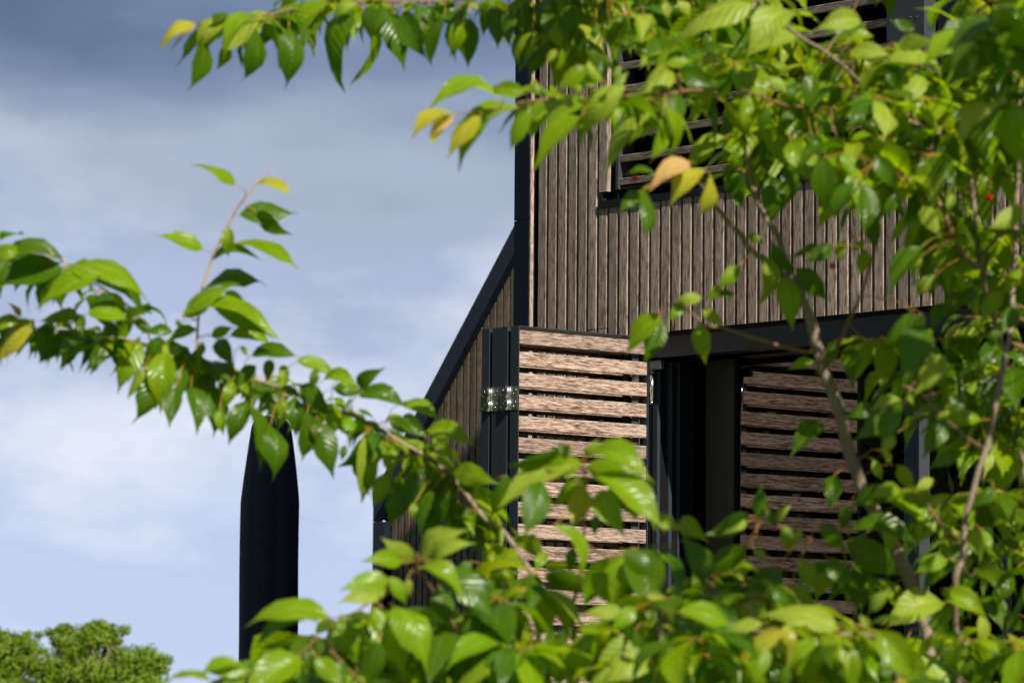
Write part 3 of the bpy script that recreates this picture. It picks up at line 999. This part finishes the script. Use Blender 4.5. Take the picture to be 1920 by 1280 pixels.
# leaves read off the photograph, by the part of it they were read in: base x,y, tip x,y, width and kind
# (kinds: g green, b lime for young and painted-sunlit leaves, p pale for painted sun gloss, y yellow, o orange; d = turned away from the sun)
TRACE = [
 (0,260,2.909,"""1285 245 1065 155 60b,1410 240 1590 310 55y,1305 415 1600 410 100g,1400 400 1590 515 80d,1105 600 865 535 90b,1245 480 1245 630 80b,1275 580 1600 700 80b,1160 660 1400 665 75g,1110 820 1430 820 70g,1230 840 1340 895 70d,1000 970 1240 820 80b,1000 960 1470 1085 110b,1150 905 1465 1080 80g,
100 605 -60 640 80b,350 720 -60 810 130g,170 625 335 660 45d,540 740 230 910 110b,420 680 765 870 120b,450 740 750 945 125g,110 970 45 900 30o,180 990 0 1210 120y,110 985 -50 1060 60b,250 1010 220 1200 110d,480 950 720 1000 85b,420 950 235 995 70b,420 960 450 1080 80g,260 1000 290 1100 90b,600 1000 590 1150 100b,420 1080 345 1245 100g,330 1100 225 1215 90g,580 1090 350 1245 90b,580 1140 470 1265 80d,740 985 830 1060 80g,150 1010 60 1110 80b,690 990 820 950 50g,960 990 1000 1040 40d,340 660 -20 740 100g,40 660 -80 830 120d"""),
 (280,0,2.8235,"""225 120 75 265 70y,240 130 120 275 30o,270 130 150 335 45d,280 190 210 455 90g,450 95 305 165 45g,440 110 270 300 90p,430 120 265 370 75b,400 220 355 355 60b,620 70 410 270 105p,590 90 415 290 85b,560 150 485 410 100g,820 45 545 315 110g,960 20 740 270 95b,740 150 720 440 130g,800 -60 700 35 90g,1100 20 985 100 50p,1050 50 1040 445 125d,1130 60 1065 410 50b,1180 30 1185 210 70d,1250 60 1340 350 120d,1300 40 1290 100 60g,1350 60 1470 300 120d,1480 30 1500 150 60g,1560 90 1500 325 60d,1640 100 1595 285 80b,1690 60 1590 240 60g,1700 100 1690 335 110d,1600 0 1580 90 70g,1800 20 1770 180 70d,1840 40 1845 240 125d,1900 60 1910 230 60d,1440 20 1420 120 60d,1230 20 1190 160 60g"""),
 (760,0,3.2,"""620 60 630 250 90d,700 200 680 390 90d,760 200 690 380 45b,650 60 665 105 60b,870 130 940 290 105p,980 20 990 270 160d,830 30 880 110 50p,700 40 740 260 130d,900 300 850 380 45p,940 300 900 420 35b,1030 200 1100 330 130d,1150 150 1130 240 60g,1080 30 1080 95 60b,1240 0 1340 180 80b,1330 0 1365 150 60b,1400 10 1540 100 95p,1270 90 1330 180 50g,1420 90 1500 200 55b,1560 10 1590 125 85p,1640 0 1700 110 55p,1350 200 1505 390 100g,1280 230 1385 295 55g,1440 340 1420 400 60p,1560 390 1720 370 60b,
560 590 165 675 95b,710 560 520 530 90b,770 480 790 570 65b,300 690 50 860 70y,290 700 145 830 65o,250 740 170 870 45y,450 700 265 940 110y,680 650 360 1000 130b,740 660 640 900 95b,900 600 680 850 110b,1090 600 800 800 80b,1060 700 800 990 105b,1180 480 930 520 95b,1080 400 930 530 100b,1100 370 1180 480 85p,1320 520 1100 790 140p,890 570 640 580 45b,1040 500 1030 580 40b,1590 430 1400 570 115p,1640 450 1720 490 60p,1620 560 1600 800 115g,1490 620 1235 1050 130p,1540 720 1470 960 80b,1560 640 1570 910 65b,1700 970 1480 1140 95o,1856 860 1700 1000 95p,1800 1020 1610 1230 105y,1830 1050 1740 1290 75y,1500 1060 1330 1060 45g,1400 1150 1290 1270 100d,1430 1130 1430 1420 95d,1250 520 1330 440 90p,1290 400 1240 470 55p,1180 330 1250 420 85d,1120 300 1180 430 90d,860 60 840 220 120d"""),
 (1280,0,2.977,"""380 20 -40 270 120p,600 60 380 310 150p,640 210 390 300 75p,990 110 750 170 110p,1020 140 800 200 90g,1290 160 1170 120 70d,1210 240 1395 230 95p,1180 240 1240 290 60b,950 280 1145 310 85p,1390 265 1560 285 75p,1440 390 1090 400 85p,1060 200 910 240 50b,1340 430 1230 590 110p,1430 490 1240 580 75p,720 400 690 620 95d,480 430 580 520 60p,440 360 560 390 45b,470 600 430 740 100g,370 540 340 680 85b,200 550 130 680 55g,100 300 250 290 55g,-10 400 180 480 100g,240 760 40 920 95p,340 780 200 920 130b,600 790 680 990 110b,720 760 800 870 70g,740 860 690 950 60b,500 980 480 1250 125g,600 920 560 1150 100d,790 880 790 1160 190d,1080 870 1200 1050 125g,900 850 940 990 65b,960 1020 870 1240 95d,1010 1030 1010 1290 110d,1200 1090 1130 1200 80d,1340 1150 1430 1310 140p,1500 1080 1480 1180 75p,1720 740 1800 900 85g,1790 290 1540 720 65b,1830 640 1780 800 120d,1905 1170 1720 1270 110p,1660 960 1660 1100 65b,1560 1100 1610 1170 60b,1150 400 1200 500 100d,1270 540 1330 660 110d,860 620 900 760 120d,1000 640 1080 760 110d,1300 830 1420 900 110d,1500 820 1400 960 100g,880 480 820 600 90d,600 620 560 740 100d,640 480 560 560 90d,1620 60 1560 330 190d,1760 120 1640 420 190d,1880 60 1800 300 190d,1900 380 1820 560 170d,1560 600 1480 700 90g,240 620 280 740 80d,1120 520 1060 640 80b,1450 640 1390 760 80p"""),
 (1280,400,2.844,"""100 450 -30 470 60p,300 280 200 400 110b,190 380 150 470 60b,270 430 130 460 45g,110 510 215 590 85p,90 590 120 785 95b,430 220 400 470 95p,350 110 430 160 65b,480 150 610 290 65d,540 340 580 600 125b,610 290 760 450 110g,800 170 660 260 85d,720 170 600 230 50g,860 140 820 250 85b,970 150 900 200 55p,980 190 940 330 65b,1000 0 1030 180 100g,1270 180 1110 420 110d,1270 230 1220 310 50p,1340 330 1250 430 65p,1240 540 1050 720 120d,1280 540 1230 660 55p,1280 600 1180 890 150d,1550 600 1450 740 75p,1420 660 1390 720 50p,1400 760 1250 950 130p,1690 700 1530 830 130g,1700 640 1600 660 60g,1590 1100 1380 1170 85b,1170 1000 1000 1110 90p,1160 1050 930 1200 160d,1180 1010 1090 1250 110d,1130 1180 1060 1280 70p,1010 1030 870 1090 75g,740 1110 590 1280 100g,700 790 570 830 50b,830 740 740 800 50g,1200 960 1230 1020 60b,1400 1100 1290 1290 110d,1430 1050 1380 1180 55p,1480 420 1380 560 120g,1560 400 1460 500 110d,1700 420 1600 560 120b,1780 500 1700 640 120g,1760 820 1660 960 120d,1800 300 1720 420 100b,1500 960 1420 1090 120d,1640 1000 1560 1100 100d,1380 480 1330 620 90d,1470 200 1500 300 80g"""),
 (1280,830,2.844,"""405 390 420 235 75g,510 420 580 340 45p,450 350 500 440 90d,800 180 790 360 110g,350 390 140 480 85d,340 420 160 490 70p,880 330 850 460 65d,1160 250 1000 290 75b,1150 300 910 350 100d,1100 290 1385 525 150b,890 470 1250 620 110g,880 520 1140 690 150d,1110 380 1080 590 95p,740 430 860 560 85g,540 440 570 580 65b,630 460 590 540 45p,340 560 110 670 110d,380 570 460 610 55p,520 660 330 900 160d,640 620 700 790 110b,770 620 920 760 150g,590 760 700 870 85b,470 760 590 860 90d,-10 410 130 520 110b,0 490 100 800 110d,1410 620 1250 690 80b,1540 460 1600 620 125p,1600 470 1640 600 90b,1480 50 1330 130 75d,1440 280 1320 390 55p,1080 40 1110 110 60p,1020 90 1060 190 85p,1150 120 1230 250 75b,1330 190 1240 260 60p,1800 80 1760 200 85p,820 990 435 940 120p,1380 850 1090 960 130p,1340 900 1100 990 100p,1080 790 1000 890 80g,1000 890 1110 790 65p,950 920 1000 990 60p,240 930 440 950 60y,530 1000 290 1190 110y,420 960 220 1080 85p,40 1050 230 1200 85p,-20 900 240 980 90b,700 1030 640 1290 190b,870 1080 920 1310 150b,1030 1000 1230 1250 150b,540 980 600 1110 90y,1200 1040 1280 1220 100b,1400 1040 1560 1280 150g,1590 920 1560 1090 60p,1380 800 1600 920 110b,1620 1060 1690 1190 120b,1820 1100 1720 1160 80g,0 1130 130 1290 160p,440 1080 380 1280 150b,300 1180 330 1300 140g,1300 900 1420 1020 120g,1500 1000 1480 1150 110d,1750 700 1680 860 120g,1800 560 1700 520 110g,1700 900 1820 1000 130d,1800 1180 1700 1290 130b,1100 1160 1040 1300 140g,560 1190 520 1320 140g,1660 240 1560 340 100d,1780 320 1700 420 120d"""),
 (640,560,2.909,"""100 490 230 385 75g,0 430 90 500 85b,100 530 340 600 85g,340 560 520 660 75b,260 660 420 720 115d,330 650 470 760 90d,470 720 705 800 105b,500 760 610 860 110b,620 930 840 1000 115b,640 950 780 1080 125g,520 860 570 915 75p,120 760 110 1080 100p,180 800 160 1050 85d,20 800 0 880 60d,250 850 260 950 70b,320 960 240 1230 120g,250 950 180 1120 90b,440 930 350 1140 165d,400 1110 380 1195 65b,580 960 540 1230 140d,490 1050 450 1280 75d,680 1150 640 1330 145g,900 960 820 1170 95d,1280 900 900 1120 150p,1300 880 1080 990 140b,1250 800 930 900 105d,1330 860 1400 770 95p,1340 920 1600 950 140b,1330 870 1670 1000 125b,1400 960 1730 1240 155b,1420 1000 1680 1240 90b,1340 980 1170 1120 130b,1330 1020 1260 1240 110y,1400 1050 1540 1280 130b,1100 1000 1000 1280 135d,1560 1100 1620 1200 65p,1730 1190 1860 1260 85p,1390 1180 1380 1290 90d,1735 85 1570 285 110b,1740 110 1655 340 110d,1862 30 1780 120 85b,1230 870 1190 780 80g,1460 1020 1590 1180 90d"""),
 (640,850,2.977,"""440 570 690 440 105p,510 590 730 510 95p,400 600 240 480 105p,330 600 130 600 85b,260 700 10 760 115b,240 760 0 830 105p,430 640 660 820 95b,500 640 830 920 150g,700 740 820 870 80b,470 600 590 640 70b,270 690 350 830 75b,370 700 380 800 55p,170 850 330 1200 180b,300 850 460 1200 170b,80 920 80 1130 110b,0 900 80 1140 110b,200 1050 150 1290 200d,450 1130 480 1290 200d,690 1050 600 1290 105g,560 750 560 1000 200d,800 930 830 1000 70p,880 960 840 1120 75p,1030 1090 890 1230 115p,1170 1090 1310 1210 100b,1260 1060 1290 1120 60p,1400 670 1600 850 145b,1580 540 1750 690 150d,1700 560 1810 570 65p,1560 880 1370 890 80p,1640 860 1510 980 105b,1700 780 1800 800 75p,1690 1020 1400 1290 230p,1740 1150 1480 1290 130p,1140 550 1080 660 75b,980 545 850 610 75b,1000 600 850 605 60b,900 640 960 700 60b,1000 760 1130 850 55b,1190 400 1300 720 80b,1290 520 1280 650 150d,690 290 680 510 180g,760 900 700 1040 120d,950 1000 900 1120 110d,1000 900 1060 1010 100d,720 600 640 720 110d,820 700 900 860 120d,1480 900 1560 1040 110d,1640 980 1700 1100 110g,1850 1000 1780 1150 120g,1340 1150 1400 1290 120d,640 1000 560 1150 120d,1120 1180 1060 1290 90d"""),
 (400,760,2.4625,"""530 970 185 1020 115b,480 1000 220 1110 80g,400 1160 150 1330 130b,160 1225 -40 1230 70b,390 1190 330 1290 90b,480 1160 590 1290 110b,560 1030 660 1160 95b,620 990 690 1140 80b,740 940 780 1100 100b,450 1100 460 1240 80d,150 1240 40 1290 60b,600 1180 560 1300 100d"""),
 (0,1100,4.0,"""1840 620 1500 700 95b,1570 690 1260 725 75b,1750 690 1560 740 70p,1900 650 1780 560 60g"""),
 (180,560,3.368,"""280 280 150 570 140b,350 440 230 760 130d,300 450 210 620 65p,430 340 410 690 170b,500 560 465 790 110d,380 600 320 660 45d,110 150 90 310 100g,240 130 340 190 90g,70 250 0 410 90d,400 240 320 410 110g,540 440 540 620 120d,620 330 640 500 90b,600 560 630 830 120d,700 470 660 680 180d,770 560 740 850 120g,780 700 805 850 80b,860 520 820 680 130b,960 650 850 900 130d,980 680 1030 1050 110g,1100 800 1110 1120 130g,1110 550 1135 780 130d,1180 640 1170 760 80b,1250 620 1260 850 150d,1330 720 1300 1000 120d,1410 780 1490 1100 190g,1390 760 1390 900 90d,1500 660 1500 850 110b,1700 860 1540 1040 95d,480 210 300 220 65g,640 200 450 280 65b,730 230 860 180 80b,770 260 870 430 125g,850 230 1090 290 95b,990 350 1270 370 95g,1270 390 1500 480 95b,1440 510 1650 560 85b,1500 560 1690 600 90g,1300 540 1470 720 120g,1100 380 1080 520 85g,920 300 960 360 65b,1000 420 900 560 80d,680 280 640 380 70b,1180 420 1210 540 90b,1390 440 1360 560 90g,560 300 500 400 90d"""),
]
leaves = []
lr = random.Random(5)
for ox, oy, sc, txt in TRACE:
    for item in txt.replace('\n', ' ').split(','):
        q = item.split()
        kind = q[4][-1]
        bx, by, tx, ty, wd = [float(v) / sc for v in (q[0], q[1], q[2], q[3], q[4][:-1])]
        tx, ty = tx + (tx - bx) * .13, ty + (ty - by) * .13
        leaves.append((bx + ox, by + oy, tx + ox, ty + oy, wd * 1.08, kind))
SUNI = Vector((to_sun.dot(CR), to_sun.dot(CU), -to_sun.dot(_F)))   # sun in image axes (right, up, towards the lens)


def near_skel(x, y):
    best, bd = None, 1e9
    for s_ in SKP:
        d_ = (s_[0] - x) ** 2 + (s_[1] - y) ** 2
        if d_ < bd:
            bd, best = d_, s_
    return best, math.sqrt(bd)


def leaf_matrix(base, tip, ratio, flip, rg):
    """frame of a blade: x to the tip, z the upper side"""
    ch = tip - base
    ln = ch.length
    x = ch / ln
    to_cam = (EYE - base).normalized()
    n0 = (to_cam - x * to_cam.dot(x)).normalized()
    side = n0.cross(x)
    ref = CR * .35 + CU * .93
    if side.dot(ref) < 0:
        side = -side
    if flip:
        side = -side
    roll = math.acos(max(.12, min(1, ratio))) + rg.uniform(-.12, .12)
    z = (n0 * math.cos(roll) + side * math.sin(roll)).normalized()
    y = z.cross(x)
    s_ = ln
    return Matrix(((x.x * s_, y.x * s_, z.x * s_, base.x), (x.y * s_, y.y * s_, z.y * s_, base.y),
                   (x.z * s_, y.z * s_, z.z * s_, base.z), (0, 0, 0, 1)))


pet, twg = MB(), MB()
placed = []      # (pixel area, matrix, variant, kind)
for bx, by, tx, ty, wd, kind in leaves:
    sk, dist = near_skel(bx, by)
    d0 = sk[2] + lr.uniform(-.10, .03) - min(.25, dist * .0012)
    ln = math.hypot(tx - bx, ty - by)
    d1 = d0 + lr.uniform(-.5, .35) * ln / 1000
    b_, t_ = P(bx, by, d0), P(tx, ty, d1)
    flip = kind == 'd' and lr.random() < .65
    k_ = 'g' if kind == 'd' else kind
    m_ = leaf_matrix(b_, t_, wd / (LW * ln), flip, lr)
    # stalk back to the limb
    if dist < 190:
        dirp = (b_ - t_).normalized()
        mid = b_ + dirp * min(.012, dist / 2000) + (sk[3] - b_) * .35
        pet.tube([b_ - TB, mid - TB, sk[3] - TB], [.0008, .0007, .0009], 5)
    v_ = lr.randrange(22)
    placed.append((ln * wd if 0 < bx < 1920 and 0 < by < 1280 else 0, m_, v_, k_))
placed.sort(key=lambda q: -q[0])
inv = Matrix.Translation(-TB)
for a_, m_, v_, k_ in placed[:300]:
    o = obj('leaf', shared_leaf(v_, k_), tree)
    o.matrix_local = inv @ m_
# the rest of the foliage: spurs of leaves further back in the crown and out of view, some added to cast shade
kinds = ['g', 'b', 'p', 'y', 'o']
SV, SF, SU, SM = [], [], [], []


def add_stuff(m_, v_, k_):
    vs, fs, uvs = VARS[v_]
    i0 = len(SV)
    mm_ = inv @ m_
    for p in vs:
        SV.append(tuple(mm_ @ Vector(p)))
    for f_ in fs:
        SF.append(tuple(i0 + q for q in f_))
        SM.append(kinds.index(k_))
    SU.extend(uvs)


for a_, m_, v_, k_ in placed[300:]:
    add_stuff(m_, v_, k_)


def spur(px, py, d, n, rg, size=.102, link=True):
    c_ = P(px, py, d)
    if link:
        sk, dist = near_skel(px, py)
        mid = (c_ + sk[3]) / 2 + Vector((0, 0, -.02))
        twg.tube([c_ - TB, mid - TB, sk[3] - TB], [.0011, .0016, .0022], 5)
    a0 = rg.uniform(0, 6.28)
    for i in range(n):
        th = a0 + 2.4 * i
        out_ = Vector((math.cos(th), math.sin(th), rg.uniform(-.9, .25))).normalized()
        b_ = c_ + out_ * rg.uniform(.012, .03)
        dn = (out_ + Vector((0, 0, rg.uniform(-1.1, -.1)))).normalized()
        s_ = size * rg.uniform(.55, 1.25)
        t_ = b_ + dn * s_
        x = (t_ - b_).normalized()
        up = Vector((rg.gauss(0, .35), rg.gauss(0, .35), 1)) + out_ * .5
        z = (up - x * up.dot(x)).normalized()
        y = z.cross(x)
        m_ = Matrix(((x.x * s_, y.x * s_, z.x * s_, b_.x), (x.y * s_, y.y * s_, z.y * s_, b_.y), (x.z * s_, y.z * s_, z.z * s_, b_.z), (0, 0, 0, 1)))
        add_stuff(m_, rg.randrange(22), rg.choice('ggggbbbbp'))
        pet.tube([c_ - TB, b_ - TB], [.0009, .0009], 4)


fr = random.Random(17)
FILL = [  # x0, y0, x1, y1, near, far, spurs
 (1010, -10, 1130, 70, 8.2, 8.6, 10), (1150, -20, 1500, 60, 8.1, 8.8, 15), (1380, 60, 1640, 330, 8.0, 8.8, 27), (1640, 120, 1900, 380, 7.9, 8.9, 34),
 (1780, -20, 1930, 330, 7.6, 8.8, 27), (1740, 400, 1930, 760, 7.8, 8.8, 28), (1760, 760, 1930, 1120, 7.9, 8.9, 23), (1640, 620, 1760, 760, 7.9, 8.5, 6),
 (700, 1110, 980, 1290, 7.2, 8.0, 20), (980, 1120, 1240, 1290, 7.3, 8.2, 6), (1230, 1080, 1500, 1290, 7.2, 8.2, 12), (1480, 1160, 1930, 1290, 7.2, 8.4, 26),
 (560, 1190, 700, 1300, 6.9, 7.4, 6), (1290, 1010, 1420, 1080, 7.6, 8.2, 2), (1560, 1020, 1640, 1080, 7.8, 8.2, 2),
 (920, -200, 1250, -100, 7.9, 8.1, 8), (2000, -250, 2350, 300, 7.1, 7.7, 9), (1100, -330, 1900, -60, 8.2, 9.2, 26), (1950, -300, 2350, 600, 8.1, 9.2, 26), (1950, 600, 2300, 1400, 7.9, 9, 26),  # includes unseen spurs added to shade the top branch and right side
 (900, 1310, 2000, 1600, 6.9, 8.6, 46), (1980, -60, 2200, 300, 6.6, 7.4, 10), (2060, -420, 2280, -130, 5.9, 6.6, 14), (1840, -60, 1930, 200, 6.4, 6.9, 5),  # those past the right edge are added to shade the upper corner
 (960, 1010, 1240, 1290, 6.9, 7.4, 6), (980, 1110, 1250, 1290, 6.7, 7.0, 4), (1300, 1150, 1700, 1290, 6.6, 7.0, 8), (1230, 1060, 1420, 1180, 7.0, 7.6, 4), (690, 1100, 980, 1290, 6.7, 7.2, 9), (1150, 0, 1330, 230, 7.6, 8.0, 5), (1330, 60, 1640, 330, 7.5, 8.0, 9), (1640, 60, 1850, 300, 7.4, 7.8, 6),
]
for x0, y0, x1, y1, dn_, df_, n_ in FILL:
    for _ in range(n_):
        spur(fr.uniform(x0, x1), fr.uniform(y0, y1), fr.uniform(dn_, df_), fr.randint(5, 8), fr, .102 if dn_ > 7.05 else .125)
# leaves set along the long branches, hanging from short spurs
for nm, x0, x1, st in (('branch_1', 470, 1330, 22), ('branch_3', 10, 950, 20), ('branch_2', 1010, 1340, 40), ('shoot_2', -20, 250, 60), ('twig_i', 1640, 1790, 40)):
    last = None
    for x, y, d, _r in spline(SK[nm], 12):
        if x0 < x < x1 and (last is None or math.hypot(x - last[0], y - last[1]) > st * fr.uniform(.5, 1.9)):
            last = (x, y)
            spur(x + fr.uniform(-8, 8), y + fr.uniform(-4, 10), d + fr.uniform(-.02, .12), fr.randint(3, 6), fr, fr.uniform(.065, .105), False)
me = leaf_mesh(SV, SF, SU, None, 'foliage')
for q in kinds:
    me.materials.append(M['leaf_' + q])
me.polygons.foreach_set('material_index', SM)
tag(obj('foliage', me, tree), kind='stuff')
tag(obj('twigs', twg.mesh('twigs', 'twig'), tree), kind='stuff')
tag(obj('leaf_stalks', pet.mesh('leaf_stalks', 'petiole'), tree), kind='stuff')
# ripening cherries
for cx, cy, hx, hy in ((1561, 498, 1590, 485), (1855, 370, 1858, 340), (1394, 1269, 1400, 1225), (1190, 334, 1210, 345), (1909, 388, 1900, 350)):
    sk, _d = near_skel(hx, hy)
    c_ = P(cx, cy, sk[2] - .05)
    h_ = P(hx, hy, sk[2] - .03)
    cb = MB()
    rr = .0068
    for j in range(7):
        ph = math.pi * j / 6
        for k in range(10):
            th = 2 * math.pi * k / 10
            rad = rr * math.sin(ph)
            cb.v.append((rad * math.cos(th), rad * math.sin(th), rr * math.cos(ph) * (1 if j > 1 else .82)))
    for j in range(6):
        for k in range(10):
            k2 = (k + 1) % 10
            cb.quad(j * 10 + k, (j + 1) * 10 + k, (j + 1) * 10 + k2, j * 10 + k2, smooth=True)
    co = obj('cherry', cb.mesh('cherry', 'cherry'), tree, c_ - TB)
    obj('stalk', MB().tube([(0, 0, rr * .8), tuple((h_ - c_) * .5 + Vector((0, 0, .006))), tuple(h_ - c_)], [.0007] * 3, 5).mesh('stalk', 'petiole'), co)
